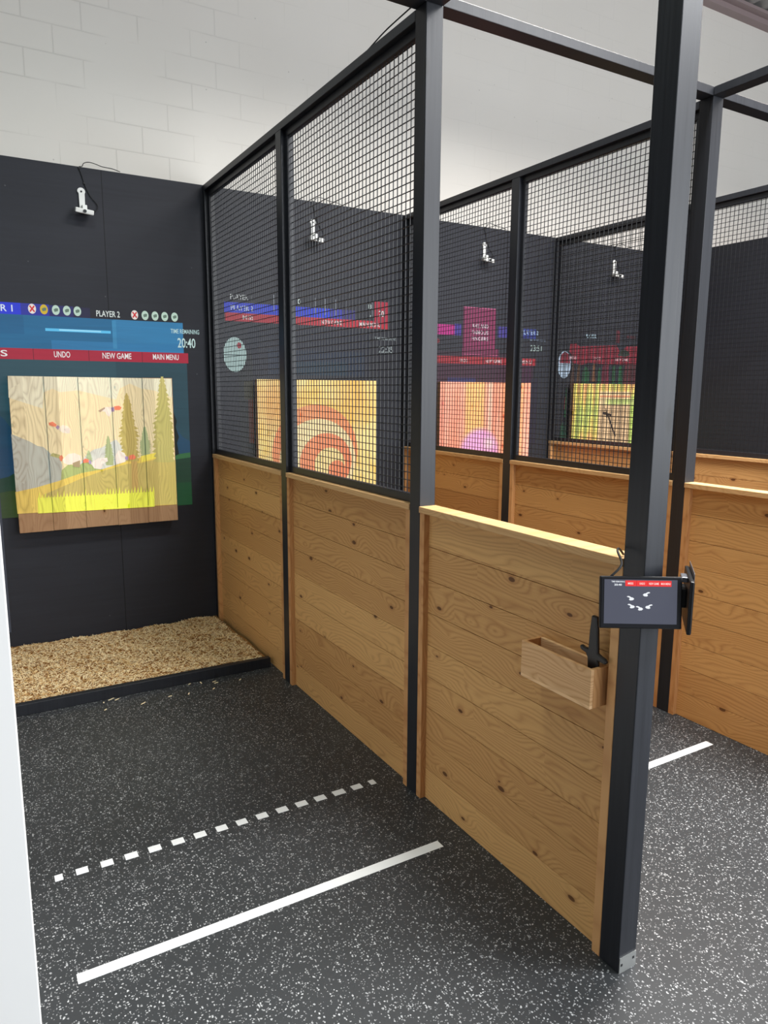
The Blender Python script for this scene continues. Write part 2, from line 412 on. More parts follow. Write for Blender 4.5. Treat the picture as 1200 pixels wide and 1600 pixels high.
# ------------------------------------------------------------------ floor tape
def tape(x0, x1, y, w, label, group=None, sk=0.0):
    o = MB().prism([(x0, y-w/2), (x1, y-w/2), (x1+sk, y+w/2), (x0+sk, y+w/2)], 'z', .0002, .0012).build('floor_tape', M_tape)
    return tag(o, label, 'floor tape', group)
tape(-1.374, -.0995, -3.0586, .040, 'long solid white tape line on the floor, front line of the nearest lane')
tape(.2255, 1.494, -3.0586, .040, 'solid white tape line on the floor of the second lane, right of the front post')
DX = [(-1.38, -1.354), (-1.311, -1.271), (-1.228, -1.186), (-1.145, -1.1), (-1.061, -1.016), (-0.975, -0.93), (-0.89, -0.846), (-0.805, -0.762), (-0.723, -0.681), (-0.64, -0.595), (-0.554, -0.508), (-0.469, -0.421), (-0.384, -0.336), (-0.299, -0.246), (-0.21, -0.163), (-0.124, -0.097)]
for i, (a, b) in enumerate(DX):
    tape(a, b, -2.5528, .036, 'short white tape dash in the dashed line across the nearest lane' if 0 < i < len(DX)-1 else
         ('leftmost dash of the dashed white tape line on the floor' if i == 0 else 'last short dash of the dashed tape line, next to the wood panel'), 'dashes of white tape across the nearest lane')

# ------------------------------------------------------------------ targets
def board(k, x0, label, picmats, polys=None):
    x1, z0, z1 = x0+.992, .787, 1.763
    t = thing('target_board', label, 'target', (x0+.496, -.02, z0), 'plank targets on the black wall')
    b = MB(); w = .992/5
    for i in range(5): b.box((x0+i*w+.0009, -.080, z0+(i*37 % 5)*.0006), (x0+(i+1)*w-.0009, -.038, z1-(i*53 % 4)*.0006))
    b.build('planks', M_target, t, bevel=.0008)
    for q in (z0+.12, z1-.22): MB().box((x0+.06, -.038, q), (x0+.93, -.0065, q+.10)).build('batten', M_black, t)
    return t, x0, x1, z0, z1
n = NT('target_planks'); c, f = lit_wood(n); n.bump(f, .2, .0015); M_target = n.out(c, .7, .2)
TX = [-1.267, .328, 1.922, 3.440]
LANE = ['nearest', 'second', 'third', 'fourth']
LANE1_PICTURE = [([(-1.265,1.763),(-0.28,1.759),(-0.28,0.899),(-1.271,0.913)],(218,216,172)),([(-1.265,1.763),(-0.28,1.759),(-0.28,1.632),(-0.398,1.68),(-0.48,1.691),(-0.553,1.724),(-0.618,1.691),(-0.644,1.62),(-0.873,1.678),(-0.979,1.666),(-1.02,1.688),(-1.073,1.665),(-1.085,1.565),(-1.269,1.632)],(206,222,200)),([(-1.271,1.411),(-1.224,1.388),(-1.175,1.364),(-1.131,1.334),(-1.096,1.325),(-1.066,1.292),(-1.047,1.268),(-1.006,1.249),(-0.996,1.208),(-1.004,1.115),(-1.103,1.051),(-1.27,1.034)],(118,166,170)),([(-0.889,1.215),(-0.842,1.272),(-0.796,1.3),(-0.751,1.31),(-0.705,1.338),(-0.658,1.36),(-0.631,1.324),(-0.606,1.251),(-0.598,1.19),(-0.76,1.15),(-0.883,1.144)],(180,206,206)),([(-1.01,1.098),(-1.0,1.174),(-0.955,1.212),(-0.902,1.192),(-0.856,1.231),(-0.802,1.211),(-0.749,1.155),(-0.941,1.088)],(104,168,88)),([(-1.063,1.269),(-1.046,1.286),(-1.004,1.272),(-0.991,1.237),(-1.011,1.25)],(110,150,80)),([(-0.708,1.386),(-0.703,1.385),(-0.705,1.383),(-0.7,1.373),(-0.703,1.371),(-0.695,1.361),(-0.699,1.359),(-0.695,1.35),(-0.699,1.347),(-0.693,1.338),(-0.699,1.335),(-0.686,1.326),(-0.692,1.323),(-0.686,1.314),(-0.694,1.311),(-0.682,1.302),(-0.69,1.299),(-0.679,1.289),(-0.692,1.287),(-0.68,1.278),(-0.688,1.275),(-0.675,1.265),(-0.691,1.263),(-0.676,1.253),(-0.685,1.251),(-0.672,1.241),(-0.685,1.239),(-0.675,1.229),(-0.685,1.227),(-0.679,1.218),(-0.687,1.215),(-0.681,1.206),(-0.686,1.203),(-0.682,1.194),(-0.689,1.191),(-0.725,1.193),(-0.733,1.196),(-0.733,1.196),(-0.728,1.205),(-0.735,1.208),(-0.735,1.208),(-0.727,1.217),(-0.737,1.22),(-0.737,1.22),(-0.729,1.229),(-0.739,1.232),(-0.739,1.232),(-0.73,1.241),(-0.739,1.244),(-0.739,1.244),(-0.729,1.253),(-0.739,1.256),(-0.739,1.256),(-0.724,1.265),(-0.736,1.268),(-0.736,1.268),(-0.727,1.277),(-0.736,1.28),(-0.736,1.28),(-0.723,1.288),(-0.735,1.292),(-0.735,1.292),(-0.725,1.3),(-0.731,1.303),(-0.731,1.303),(-0.721,1.312),(-0.73,1.315),(-0.73,1.315),(-0.723,1.324),(-0.728,1.327),(-0.728,1.327),(-0.716,1.336),(-0.723,1.339),(-0.723,1.339),(-0.717,1.348),(-0.721,1.35),(-0.721,1.35),(-0.717,1.36),(-0.72,1.362),(-0.72,1.362),(-0.712,1.371),(-0.716,1.374),(-0.716,1.374),(-0.71,1.383),(-0.712,1.386),(-0.712,1.386)],(92,160,110)),([(-0.472,1.442),(-0.467,1.442),(-0.469,1.44),(-0.461,1.43),(-0.466,1.427),(-0.46,1.418),(-0.463,1.415),(-0.456,1.405),(-0.46,1.403),(-0.453,1.393),(-0.457,1.39),(-0.45,1.38),(-0.46,1.378),(-0.446,1.368),(-0.456,1.366),(-0.449,1.356),(-0.455,1.353),(-0.436,1.343),(-0.447,1.341),(-0.44,1.331),(-0.444,1.328),(-0.436,1.318),(-0.446,1.316),(-0.436,1.306),(-0.445,1.304),(-0.436,1.294),(-0.449,1.291),(-0.438,1.281),(-0.453,1.279),(-0.436,1.269),(-0.448,1.266),(-0.44,1.256),(-0.455,1.254),(-0.442,1.244),(-0.453,1.242),(-0.498,1.244),(-0.512,1.247),(-0.512,1.247),(-0.495,1.256),(-0.508,1.259),(-0.508,1.259),(-0.502,1.268),(-0.517,1.272),(-0.517,1.272),(-0.497,1.281),(-0.512,1.284),(-0.512,1.284),(-0.5,1.293),(-0.515,1.296),(-0.515,1.296),(-0.503,1.306),(-0.511,1.308),(-0.511,1.308),(-0.502,1.318),(-0.51,1.321),(-0.51,1.321),(-0.503,1.33),(-0.511,1.333),(-0.511,1.333),(-0.5,1.342),(-0.508,1.345),(-0.508,1.345),(-0.492,1.354),(-0.5,1.357),(-0.5,1.357),(-0.49,1.367),(-0.501,1.37),(-0.501,1.37),(-0.486,1.379),(-0.494,1.382),(-0.494,1.382),(-0.489,1.391),(-0.494,1.394),(-0.494,1.394),(-0.485,1.403),(-0.489,1.406),(-0.489,1.406),(-0.482,1.415),(-0.485,1.418),(-0.485,1.418),(-0.479,1.428),(-0.483,1.43),(-0.483,1.43),(-0.475,1.44),(-0.476,1.442),(-0.476,1.442)],(86,160,112)),([(-0.832,1.295),(-0.828,1.295),(-0.829,1.294),(-0.826,1.29),(-0.828,1.29),(-0.824,1.286),(-0.827,1.285),(-0.821,1.281),(-0.826,1.281),(-0.82,1.277),(-0.825,1.276),(-0.819,1.272),(-0.822,1.272),(-0.819,1.268),(-0.823,1.267),(-0.815,1.263),(-0.822,1.263),(-0.815,1.259),(-0.819,1.258),(-0.815,1.255),(-0.821,1.254),(-0.815,1.25),(-0.818,1.249),(-0.814,1.246),(-0.818,1.245),(-0.808,1.241),(-0.818,1.24),(-0.81,1.237),(-0.817,1.236),(-0.813,1.232),(-0.821,1.232),(-0.808,1.228),(-0.815,1.227),(-0.812,1.223),(-0.818,1.223),(-0.845,1.224),(-0.851,1.225),(-0.851,1.225),(-0.849,1.228),(-0.853,1.23),(-0.853,1.23),(-0.843,1.233),(-0.852,1.234),(-0.852,1.234),(-0.847,1.237),(-0.852,1.238),(-0.852,1.238),(-0.846,1.242),(-0.854,1.243),(-0.854,1.243),(-0.846,1.246),(-0.85,1.247),(-0.85,1.247),(-0.846,1.25),(-0.85,1.252),(-0.85,1.252),(-0.843,1.255),(-0.849,1.256),(-0.849,1.256),(-0.845,1.259),(-0.851,1.26),(-0.851,1.26),(-0.842,1.264),(-0.848,1.265),(-0.848,1.265),(-0.841,1.268),(-0.846,1.269),(-0.846,1.269),(-0.842,1.272),(-0.845,1.273),(-0.845,1.273),(-0.84,1.277),(-0.843,1.278),(-0.843,1.278),(-0.838,1.281),(-0.842,1.282),(-0.842,1.282),(-0.837,1.285),(-0.841,1.287),(-0.841,1.287),(-0.836,1.29),(-0.839,1.291),(-0.839,1.291),(-0.835,1.294),(-0.837,1.295),(-0.837,1.295)],(110,175,130)),([(-1.274,1.051),(-1.154,1.072),(-1.026,1.105),(-0.882,1.15),(-0.759,1.167),(-0.597,1.214),(-0.381,1.269),(-0.37,1.239),(-0.291,1.062),(-0.28,0.899),(-1.271,0.913)],(208,190,50)),([(-1.116,1.023),(-0.885,1.115),(-0.76,1.155),(-0.598,1.196),(-0.504,1.198),(-0.383,1.223),(-0.278,1.206),(-0.28,0.899),(-1.058,0.931)],(158,160,66)),([(-0.507,1.244),(-0.381,1.269),(-0.404,1.228),(-0.503,1.204)],(232,226,40)),([(-0.568,1.285),(-0.532,1.284),(-0.531,1.015),(-0.574,1.017)],(160,140,52)),([(-0.577,1.661),(-0.571,1.661),(-0.573,1.656),(-0.563,1.636),(-0.567,1.63),(-0.556,1.61),(-0.56,1.604),(-0.547,1.584),(-0.554,1.579),(-0.551,1.558),(-0.555,1.553),(-0.539,1.532),(-0.548,1.527),(-0.538,1.506),(-0.55,1.501),(-0.53,1.48),(-0.538,1.475),(-0.536,1.454),(-0.542,1.449),(-0.511,1.428),(-0.541,1.422),(-0.511,1.401),(-0.527,1.396),(-0.504,1.375),(-0.535,1.37),(-0.513,1.349),(-0.53,1.344),(-0.519,1.323),(-0.534,1.317),(-0.521,1.296),(-0.538,1.291),(-0.511,1.269),(-0.527,1.264),(-0.515,1.243),(-0.531,1.238),(-0.517,1.217),(-0.534,1.211),(-0.617,1.215),(-0.63,1.221),(-0.63,1.221),(-0.621,1.242),(-0.636,1.248),(-0.636,1.248),(-0.624,1.268),(-0.644,1.274),(-0.644,1.274),(-0.614,1.294),(-0.63,1.3),(-0.63,1.3),(-0.618,1.32),(-0.638,1.326),(-0.638,1.326),(-0.622,1.346),(-0.635,1.352),(-0.635,1.352),(-0.618,1.372),(-0.645,1.379),(-0.645,1.379),(-0.626,1.398),(-0.64,1.404),(-0.64,1.404),(-0.612,1.424),(-0.637,1.43),(-0.637,1.43),(-0.611,1.45),(-0.62,1.456),(-0.62,1.456),(-0.615,1.476),(-0.625,1.482),(-0.625,1.482),(-0.604,1.502),(-0.614,1.507),(-0.614,1.507),(-0.606,1.527),(-0.617,1.533),(-0.617,1.533),(-0.599,1.553),(-0.605,1.559),(-0.605,1.559),(-0.6,1.579),(-0.606,1.585),(-0.606,1.585),(-0.595,1.605),(-0.599,1.61),(-0.599,1.61),(-0.588,1.63),(-0.592,1.636),(-0.592,1.636),(-0.582,1.656),(-0.583,1.661),(-0.583,1.661)],(146,150,52)),([(-0.342,1.772),(-0.333,1.772),(-0.336,1.765),(-0.324,1.741),(-0.331,1.734),(-0.319,1.71),(-0.323,1.703),(-0.312,1.678),(-0.323,1.672),(-0.303,1.647),(-0.319,1.64),(-0.294,1.616),(-0.318,1.609),(-0.296,1.584),(-0.316,1.577),(-0.295,1.553),(-0.305,1.546),(-0.285,1.521),(-0.307,1.514),(-0.281,1.489),(-0.305,1.482),(-0.281,1.457),(-0.291,1.45),(-0.281,1.425),(-0.298,1.419),(-0.281,1.393),(-0.294,1.387),(-0.28,1.361),(-0.294,1.355),(-0.28,1.329),(-0.284,1.322),(-0.28,1.297),(-0.293,1.29),(-0.28,1.265),(-0.293,1.258),(-0.28,1.232),(-0.294,1.226),(-0.28,1.2),(-0.298,1.194),(-0.401,1.198),(-0.427,1.207),(-0.427,1.207),(-0.404,1.23),(-0.42,1.238),(-0.42,1.238),(-0.404,1.262),(-0.432,1.27),(-0.432,1.27),(-0.404,1.294),(-0.427,1.302),(-0.427,1.302),(-0.412,1.326),(-0.428,1.334),(-0.428,1.334),(-0.401,1.358),(-0.417,1.365),(-0.417,1.365),(-0.4,1.389),(-0.426,1.397),(-0.426,1.397),(-0.395,1.421),(-0.416,1.428),(-0.416,1.428),(-0.402,1.452),(-0.422,1.46),(-0.422,1.46),(-0.387,1.484),(-0.41,1.491),(-0.41,1.491),(-0.384,1.515),(-0.41,1.522),(-0.41,1.522),(-0.385,1.546),(-0.398,1.553),(-0.398,1.553),(-0.373,1.578),(-0.39,1.585),(-0.39,1.585),(-0.371,1.609),(-0.39,1.616),(-0.39,1.616),(-0.369,1.64),(-0.382,1.647),(-0.382,1.647),(-0.365,1.671),(-0.373,1.678),(-0.373,1.678),(-0.364,1.702),(-0.369,1.709),(-0.369,1.709),(-0.355,1.734),(-0.362,1.74),(-0.362,1.74),(-0.349,1.765),(-0.352,1.771),(-0.352,1.771)],(140,160,72)),([(-1.151,1.006),(-1.147,1.003),(-1.138,1.043),(-1.137,1.005),(-1.129,1.003),(-1.122,1.028),(-1.119,1.005),(-1.112,1.003),(-1.103,1.039),(-1.101,1.005),(-1.094,1.003),(-1.086,1.019),(-1.083,1.004),(-1.076,1.003),(-1.069,1.017),(-1.065,1.004),(-1.058,1.002),(-1.05,1.019),(-1.047,1.004),(-1.04,1.002),(-1.031,1.044),(-1.029,1.004),(-1.022,1.002),(-1.014,1.02),(-1.011,1.004),(-1.003,1.002),(-0.994,1.047),(-0.992,1.004),(-0.985,1.002),(-0.977,1.027),(-0.974,1.003),(-0.967,1.002),(-0.958,1.035),(-0.956,1.003),(-0.948,1.001),(-0.94,1.026),(-0.937,1.003),(-0.93,1.001),(-0.921,1.036),(-0.919,1.003),(-0.911,1.001),(-0.904,1.016),(-0.9,1.003),(-0.892,1.001),(-0.884,1.028),(-0.881,1.003),(-0.874,1.001),(-0.864,1.048),(-0.863,1.002),(-0.855,1.001),(-0.847,1.019),(-0.844,1.002),(-0.836,1.001),(-0.827,1.037),(-0.825,1.002),(-0.817,1.0),(-0.809,1.024),(-0.806,1.002),(-0.798,1.0),(-0.79,1.023),(-0.787,1.002),(-0.779,1.0),(-0.771,1.012),(-0.767,1.002),(-0.76,1.0),(-0.752,1.012),(-0.748,1.001),(-0.74,1.0),(-0.731,1.048),(-0.729,1.001),(-0.721,0.999),(-0.712,1.043),(-0.709,1.001),(-0.702,0.999),(-0.692,1.042),(-0.69,1.001),(-0.682,0.999),(-0.673,1.042),(-0.67,1.001),(-0.662,0.999),(-0.653,1.048),(-0.651,1.001),(-0.643,0.999),(-0.635,1.017),(-0.631,1.0),(-0.623,0.999),(-0.614,1.033),(-0.611,1.0),(-0.603,0.998),(-0.595,1.03),(-0.591,1.0),(-0.583,0.998),(-0.574,1.033),(-0.571,1.0),(-0.563,0.998),(-0.554,1.047),(-0.551,1.0),(-0.543,0.998),(-0.534,1.04),(-0.531,1.0),(-0.523,0.998),(-0.513,1.048),(-0.511,0.999),(-0.503,0.998),(-0.495,1.014),(-0.491,0.999),(-0.482,0.997),(-0.473,1.035),(-0.47,0.999),(-0.462,0.997),(-0.453,1.036),(-0.45,0.999),(-0.441,0.997),(-0.432,1.039),(-0.429,0.999),(-0.429,1.008),(-0.432,0.895),(-1.155,0.906)],(222,244,20))]
LANE1_BIRDS = [([(-1.002,1.445),(-0.977,1.461),(-0.948,1.454),(-0.93,1.432),(-0.951,1.406),(-0.98,1.413),(-0.997,1.427)],(226,228,214)),([(-0.973,1.436),(-0.94,1.442),(-0.936,1.408),(-0.955,1.408)],(200,205,200)),([(-1.019,1.448),(-1.005,1.462),(-0.995,1.45),(-1.005,1.43)],(70,80,170)),([(-1.057,1.476),(-1.033,1.483),(-1.011,1.464),(-1.016,1.451),(-1.035,1.453),(-1.055,1.461)],(226,64,48)),([(-0.747,1.548),(-0.714,1.571),(-0.678,1.574),(-0.673,1.548),(-0.693,1.509),(-0.708,1.521),(-0.716,1.541)],(226,228,220)),([(-0.76,1.548),(-0.72,1.571),(-0.715,1.564),(-0.747,1.539)],(120,118,112)),([(-0.679,1.568),(-0.66,1.571),(-0.66,1.543),(-0.678,1.541)],(70,80,170)),([(-0.66,1.576),(-0.629,1.58),(-0.613,1.568),(-0.625,1.552),(-0.657,1.552)],(226,64,48)),([(-0.99,1.243),(-0.956,1.276),(-0.918,1.281),(-0.881,1.262),(-0.88,1.232),(-0.917,1.216),(-0.955,1.206),(-0.986,1.219)],(230,232,222)),([(-0.933,1.217),(-0.888,1.233),(-0.891,1.186),(-0.929,1.193)],(110,118,92)),([(-1.01,1.261),(-0.994,1.272),(-0.986,1.254),(-0.997,1.229),(-1.007,1.238)],(220,70,56)),([(-0.826,1.212),(-0.778,1.24),(-0.721,1.243),(-0.717,1.219),(-0.752,1.203),(-0.762,1.168),(-0.804,1.176)],(228,232,228)),([(-0.872,1.232),(-0.855,1.243),(-0.836,1.236),(-0.832,1.218),(-0.868,1.214)],(228,62,50)),([(-0.836,1.23),(-0.823,1.23),(-0.819,1.206),(-0.835,1.207)],(96,110,190)),([(-0.676,1.247),(-0.645,1.288),(-0.611,1.269),(-0.596,1.232),(-0.614,1.209),(-0.667,1.199)],(226,230,224)),([(-0.607,1.248),(-0.588,1.244),(-0.592,1.22),(-0.608,1.227)],(80,90,180)),([(-0.586,1.25),(-0.554,1.258),(-0.537,1.238),(-0.552,1.224),(-0.582,1.225)],(228,64,50))]

def clip_planks(b, pts, y, mi): b.sheet(pts, y, mi)
# first lane: a landscape with birds
t, x0, x1, z0, z1 = board(0, TX[0], 'square plank target of the nearest lane lit with a landscape of birds and pines', None)
b = MB(); mats = []
for i, (pts, colr) in enumerate(LANE1_PICTURE):
    mt = boardproj(colr); mats.append(mt); b.sheet(pts, -.0806-i*.00022, i)
b.build('projected_landscape', mats, t, fix=False)
bird_names = {}
for lo, hi in ((0, 4), (4, 8), (8, 11), (11, 14), (14, 17)):
    b = MB(); mats = []
    for i in range(lo, hi):
        pts, colr = LANE1_BIRDS[i]; mats.append(boardproj(colr, .78)); b.sheet(pts, -.0848-i*.0001, i-lo)
    b.build('projected_bird', mats, t, fix=False)
for i in range(1, 5): MB().box((x0+i*.1984-.0012, -.0868, z0+.12), (x0+i*.1984+.0012, -.0803, z1-.002)).build('plank_gap', M_black, t)

def front_sheet(b, x0, x1, z0, z1, y): return b.sheet(rect(x0, x1, z0, z1), y)
def pic_material(kind, X, Z):
    n = NT('projected_picture'); base, g = lit_wood(n); p = n.sep(n.pos)
    P = n.com(n.M('SUBTRACT', p[0], X), 0.0, p[2])
    x = n.sep(P)[0]; z = p[2]
    def C(c): return lin(c)
    if kind == 'rings':
        c = n.mix(n.step(n.noise(P, 3.5, 3), .42, .62), C((248, 238, 150)), C((250, 206, 60)))
        c = n.mix(n.M('MULTIPLY', n.step(n.V('DISTANCE', P, (.16, 0, 1.58)), .30, .05), .8), c, C((252, 170, 50)))
        c = n.mix(n.M('MULTIPLY', n.step(n.V('DISTANCE', P, (.80, 0, 1.62)), .30, .05), .8), c, C((252, 190, 40)))
        for cx, cz, r, cc in ((.462, 1.226, .355, (240, 108, 52)), (.480, 1.155, .318, (236, 232, 176)), (.546, 1.146, .218, (236, 84, 44)),
                              (.577, 1.125, .127, (238, 228, 150)), (.637, 1.08, .072, (234, 84, 44))):
            c = n.mix(n.step(n.V('DISTANCE', P, (cx, 0, cz)), r+.006, r-.004), c, C(cc))
        k = .82
    elif kind == 'pink':
        s = n.noise(n.com(n.M('MULTIPLY', x, 9), 0.0, n.M('MULTIPLY', z, 1.4)), 1.0, 2)
        c = n.mix(n.step(s, .35, .65), C((238, 70, 84)), C((246, 132, 136)))
        o = n.M('MULTIPLY', n.step(x, .24, .30), n.step(x, .50, .44)); c = n.mix(o, c, C((246, 160, 60)))
        o = n.step(x, .60, .76); c = n.mix(n.M('MULTIPLY', o, n.step(x, .95, .88)), c, C((244, 116, 54)))
        c = n.mix(n.M('MULTIPLY', n.step(n.M('ABSOLUTE', n.M('SUBTRACT', x, .535)), .03, .0), .7), c, C((255, 230, 215)))
        c = n.mix(n.step(n.V('DISTANCE', P, (.43, 0, 1.16)), .235, .17), c, C((206, 100, 232)))
        c = n.mix(n.M('MULTIPLY', n.step(n.V('DISTANCE', P, (.53, 0, 1.24)), .09, .0), .8), c, C((246, 214, 240)))
        k = .85
    else:
        s = n.noise(n.com(n.M('MULTIPLY', x, 12), 0.0, n.M('MULTIPLY', z, 1.8)), 1.0, 3)
        c = n.ramp(s, [(.3, C((230, 110, 60))), (.45, C((240, 180, 70))), (.52, C((226, 236, 70))), (.62, C((120, 214, 70)))])
        c = n.mix(n.M('MULTIPLY', n.step(x, .76, .80), n.step(z, 1.70, 1.62)), c, C((110, 226, 50)))
        mid = n.M('MULTIPLY', n.step(x, .33, .36), n.step(x, .78, .75))
        c = n.mix(n.M('MULTIPLY', mid, n.step(z, 1.70, 1.68)), c, C((236, 222, 170)))
        c = n.mix(n.M('MULTIPLY', mid, n.M('MULTIPLY', n.step(z, 1.66, 1.65), n.step(z, 1.63, 1.64))), c, C((236, 130, 84)))
        c = n.mix(n.M('MULTIPLY', n.step(x, .36, .5), n.M('MULTIPLY', n.step(z, 1.63, 1.61), n.step(z, 1.55, 1.58))), c, C((140, 226, 110)))
        c = n.mix(n.M('MULTIPLY', mid, n.step(z, 1.57, 1.55)), c, C((186, 172, 134)))
        k = .72
    e = n.mix(g, c, n.mix(1.0, c, (.62, .62, .62, 1), 'MULTIPLY'))
    return n.out(base, .7, .2, None, e, k)
for i, (kind, lb) in enumerate((('rings', 'plank target of the second lane lit with nested orange and cream rings'),
                                ('pink', 'plank target of the third lane lit pink and orange with a lilac disc'),
                                ('jungle', 'plank target of the fourth lane lit green, yellow and orange around bare wood'))):
    t, x0, x1, z0, z1 = board(i+1, TX[i+1], lb, None)
    MB().sheet(rect(x0+.001, x1-.001, z0+.06, z1), -.0815).build('projected_picture', pic_material(kind, x0, z0), t, fix=False)
    if kind == 'jungle':
        b = MB()
        for pts in ([(3.885, 1.485), (3.91, 1.475), (4.035, 1.26), (4.02, 1.25)], [(3.83, 1.475), (3.84, 1.50), (3.96, 1.475), (3.95, 1.455)], [(3.87, 1.53), (3.88, 1.53), (3.90, 1.44), (3.885, 1.44)]):
            b.sheet(pts, -.0825)
        b.build('projected_branch', wallproj((80, 60, 40), .5), t, fix=False)

# ------------------------------------------------------------------ projected game screens on the black wall
WHITE = (205, 222, 216)
def tx(t, nm, s, box, col=WHITE, y=-.004, k=1.0, bold=.012): return lettering(nm, s, box, wallproj(col, k), t, y, None, bold)
def block(t, nm, rows, y=-.0015, k=1.0):
    b = MB(); ms = []
    for i, (r, c) in enumerate(rows):
        b.sheet(r if not isinstance(r[0], (int, float)) else rect(*r), y-i*.00012, i); ms.append(wallproj(c, k))
    return b.build(nm, ms, t, fix=False)
# lane one
t = thing('projected_game_screen', 'blue and red game menu projected on the black wall around the nearest target', 'projection', (-.8, 0, 1.5), 'game screens projected on the wall')
XL, XR = -1.488, -.150
bk = [((XL, XR, 1.30, 1.866), (34, 66, 76)), ((XL, -.62, 1.55, 1.866), (40, 74, 84)), ([(XL, 1.62), (-1.40, 1.60), (-1.3, 1.5), (-1.25, 1.42), (-1.25, 1.2), (XL, 1.2)], (22, 60, 84)),
      ((XL, XR, .878, 1.32), (24, 58, 84)), ([(-.30, 1.40), (-.25, 1.43), (-.20, 1.36), (XR, 1.33), (XR, 1.2), (-.3, 1.2)], (26, 66, 92)),
      ([(XL, 1.10), (-1.3, 1.14), (-1.2, 1.2), (-.3, 1.20), (XR, 1.22), (XR, .878), (XL, .878)], (22, 52, 34)), ([(-.3, 1.235), (XR, 1.25), (XR, 1.215), (-.3, 1.2)], (46, 96, 54)),
      ([(XL, 1.02), (-1.3, 1.05), (-1.25, 1.05), (-1.25, .878), (XL, .878)], (44, 62, 22)), ((-.3, XR, .878, 1.04), (16, 62, 32)),
      ([(-.28, 1.66), (-.255, 1.60), (-.262, 1.55), (-.235, 1.47), (-.245, 1.43), (-.225, 1.36), (-.24, 1.32), (-.23, 1.24), (-.28, 1.22)], (8, 22, 16))]
block(t, 'forest_backdrop', bk)
block(t, 'sky_band', [((XL, -.168, 1.934, 2.136), (28, 100, 142)), ((-.62, -.168, 1.934, 2.136), (44, 120, 166)), ((-1.0, -.168, 1.934, 1.99), (40, 116, 164)), ((XL, -1.15, 2.02, 2.136), (24, 92, 134)),
                      ((-1.03, -.64, 2.045, 2.062), (90, 190, 236)), ((-.95, -.70, 2.050, 2.060), (150, 220, 250)), ((-.63, -.605, 1.95, 2.13), (54, 132, 176))])
block(t, 'player_bar', [((XL, -1.16, 2.136, 2.206), (34, 52, 205)), ((-1.16, -1.0, 2.136, 2.206), (40, 46, 150)), ((-1.0, -.86, 2.136, 2.203), (38, 36, 96)), ((-.86, -.76, 2.136, 2.2), (30, 28, 60))])
mb_ = block(t, 'menu_bar', [((XL, -.139, 1.866, 1.934), (164, 28, 52))]+[((q-.0015, q+.0015, 1.866, 1.934), (80, 10, 24)) for q in (-1.108, -.783, -.448)], y=-.0025)
for s, bx in (('MISS', (-1.425, -1.252, 1.882, 1.920)), ('UNDO', (-.99, -.895, 1.884, 1.922)), ('NEW GAME', (-.700, -.518, 1.884, 1.922)), ('MAIN MENU', (-.378, -.205, 1.886, 1.922))):
    tx(mb_, 'menu_lettering', s, bx, (228, 226, 224))
tx(t, 'player_lettering', 'PLAYER 1', (-1.43, -1.205, 2.152, 2.192), (215, 226, 240)); tx(t, 'player_lettering', 'PLAYER 2', (-.723, -.578, 2.150, 2.188), (215, 224, 220))
def markers(xs, z, first):
    for i, x in enumerate(xs):
        red = (i == 0); col = (226, 220, 214) if red else ((206, 176, 40) if (first and i == 1) else (186, 212, 196))
        mk = block(t, 'score_marker', [(circle(x, z, .0225, .030), col)]+([] if red else [([(x-.008, z-.012), (x+.012, z-.006), (x+.014, z+.010), (x+.002, z+.012), (x-.012, z+.004)], (96, 120, 104))]), y=-.0045)
        if red:
            c = .016
            block(mk, 'cross', [([(x-c, z+c*1.3-.006), (x-c+.006, z+c*1.3), (x+c, z-c*1.3+.006), (x+c-.006, z-c*1.3)], (205, 36, 40)), ([(x+c, z+c*1.3-.006), (x+c-.006, z+c*1.3), (x-c, z-c*1.3+.006), (x-c+.006, z-c*1.3)], (205, 36, 40))], y=-.0055)
markers([-1.097, -1.030, -.962, -.898, -.836], 2.175, True)
markers([-.484, -.417, -.352, -.288, -.222], 2.172, False)
tx(t, 'clock_caption', 'TIME REMAINING', (-.252, -.057, 2.064, 2.094), (176, 206, 206)); tx(t, 'clock_lettering', '20:40', (-.208, -.086, 1.970, 2.035), (190, 216, 212))
# lane two
t = thing('projected_game_screen', 'blue and red score bars and a pale round dial projected above the second target', 'projection', (.8, 0, 1.5), 'game screens projected on the wall')
block(t, 'player_bar', [((.129, .95, 2.226, 2.297), (44, 66, 214)), ((.95, 1.06, 2.226, 2.297), (56, 60, 170)), ((1.06, 1.17, 2.226, 2.297), (50, 46, 110))])
mb_ = block(t, 'menu_bar', [((.132, 1.462, 2.168, 2.226), (190, 44, 58))])
for s, bx in (('MISS', (.262, .342, 2.182, 2.212)), ('UNDO', (.58, .665, 2.182, 2.212)), ('NEW GAME', (.877, 1.052, 2.182, 2.212)), ('MAIN MENU', (1.206, 1.395, 2.182, 2.212))): tx(mb_, 'menu_lettering', s, bx, (228, 222, 220))
tx(t, 'player_lettering', 'PLAYER 1', (.172, .328, 2.318, 2.352), (200, 206, 206)); tx(t, 'player_lettering', 'PLAYER 2', (.176, .340, 2.243, 2.277), (200, 214, 240))
sb = block(t, 'score_box', [((1.341, 1.462, 2.20, 2.376), (170, 40, 60))], y=-.003); tx(sb, 'score_lettering', '20', (1.378, 1.425, 2.262, 2.308), y=-.006)
for x in (.50, .747, .83, .912, 1.0, 1.09, 1.175, 1.267, 1.32): block(t, 'score_divider', [((x-.0022, x+.0022, 2.25, 2.368), (150, 156, 166))], y=-.0035)
tx(t, 'score_lettering', '0', (.688, .712, 2.315, 2.352)); tx(t, 'score_lettering', '13', (1.285, 1.312, 2.318, 2.35)); tx(t, 'score_lettering', '7', (1.292, 1.308, 2.235, 2.268))
dl = block(t, 'round_dial', [(circle(.196, 1.935, .085, .122, 32), (184, 214, 210))], y=-.003)
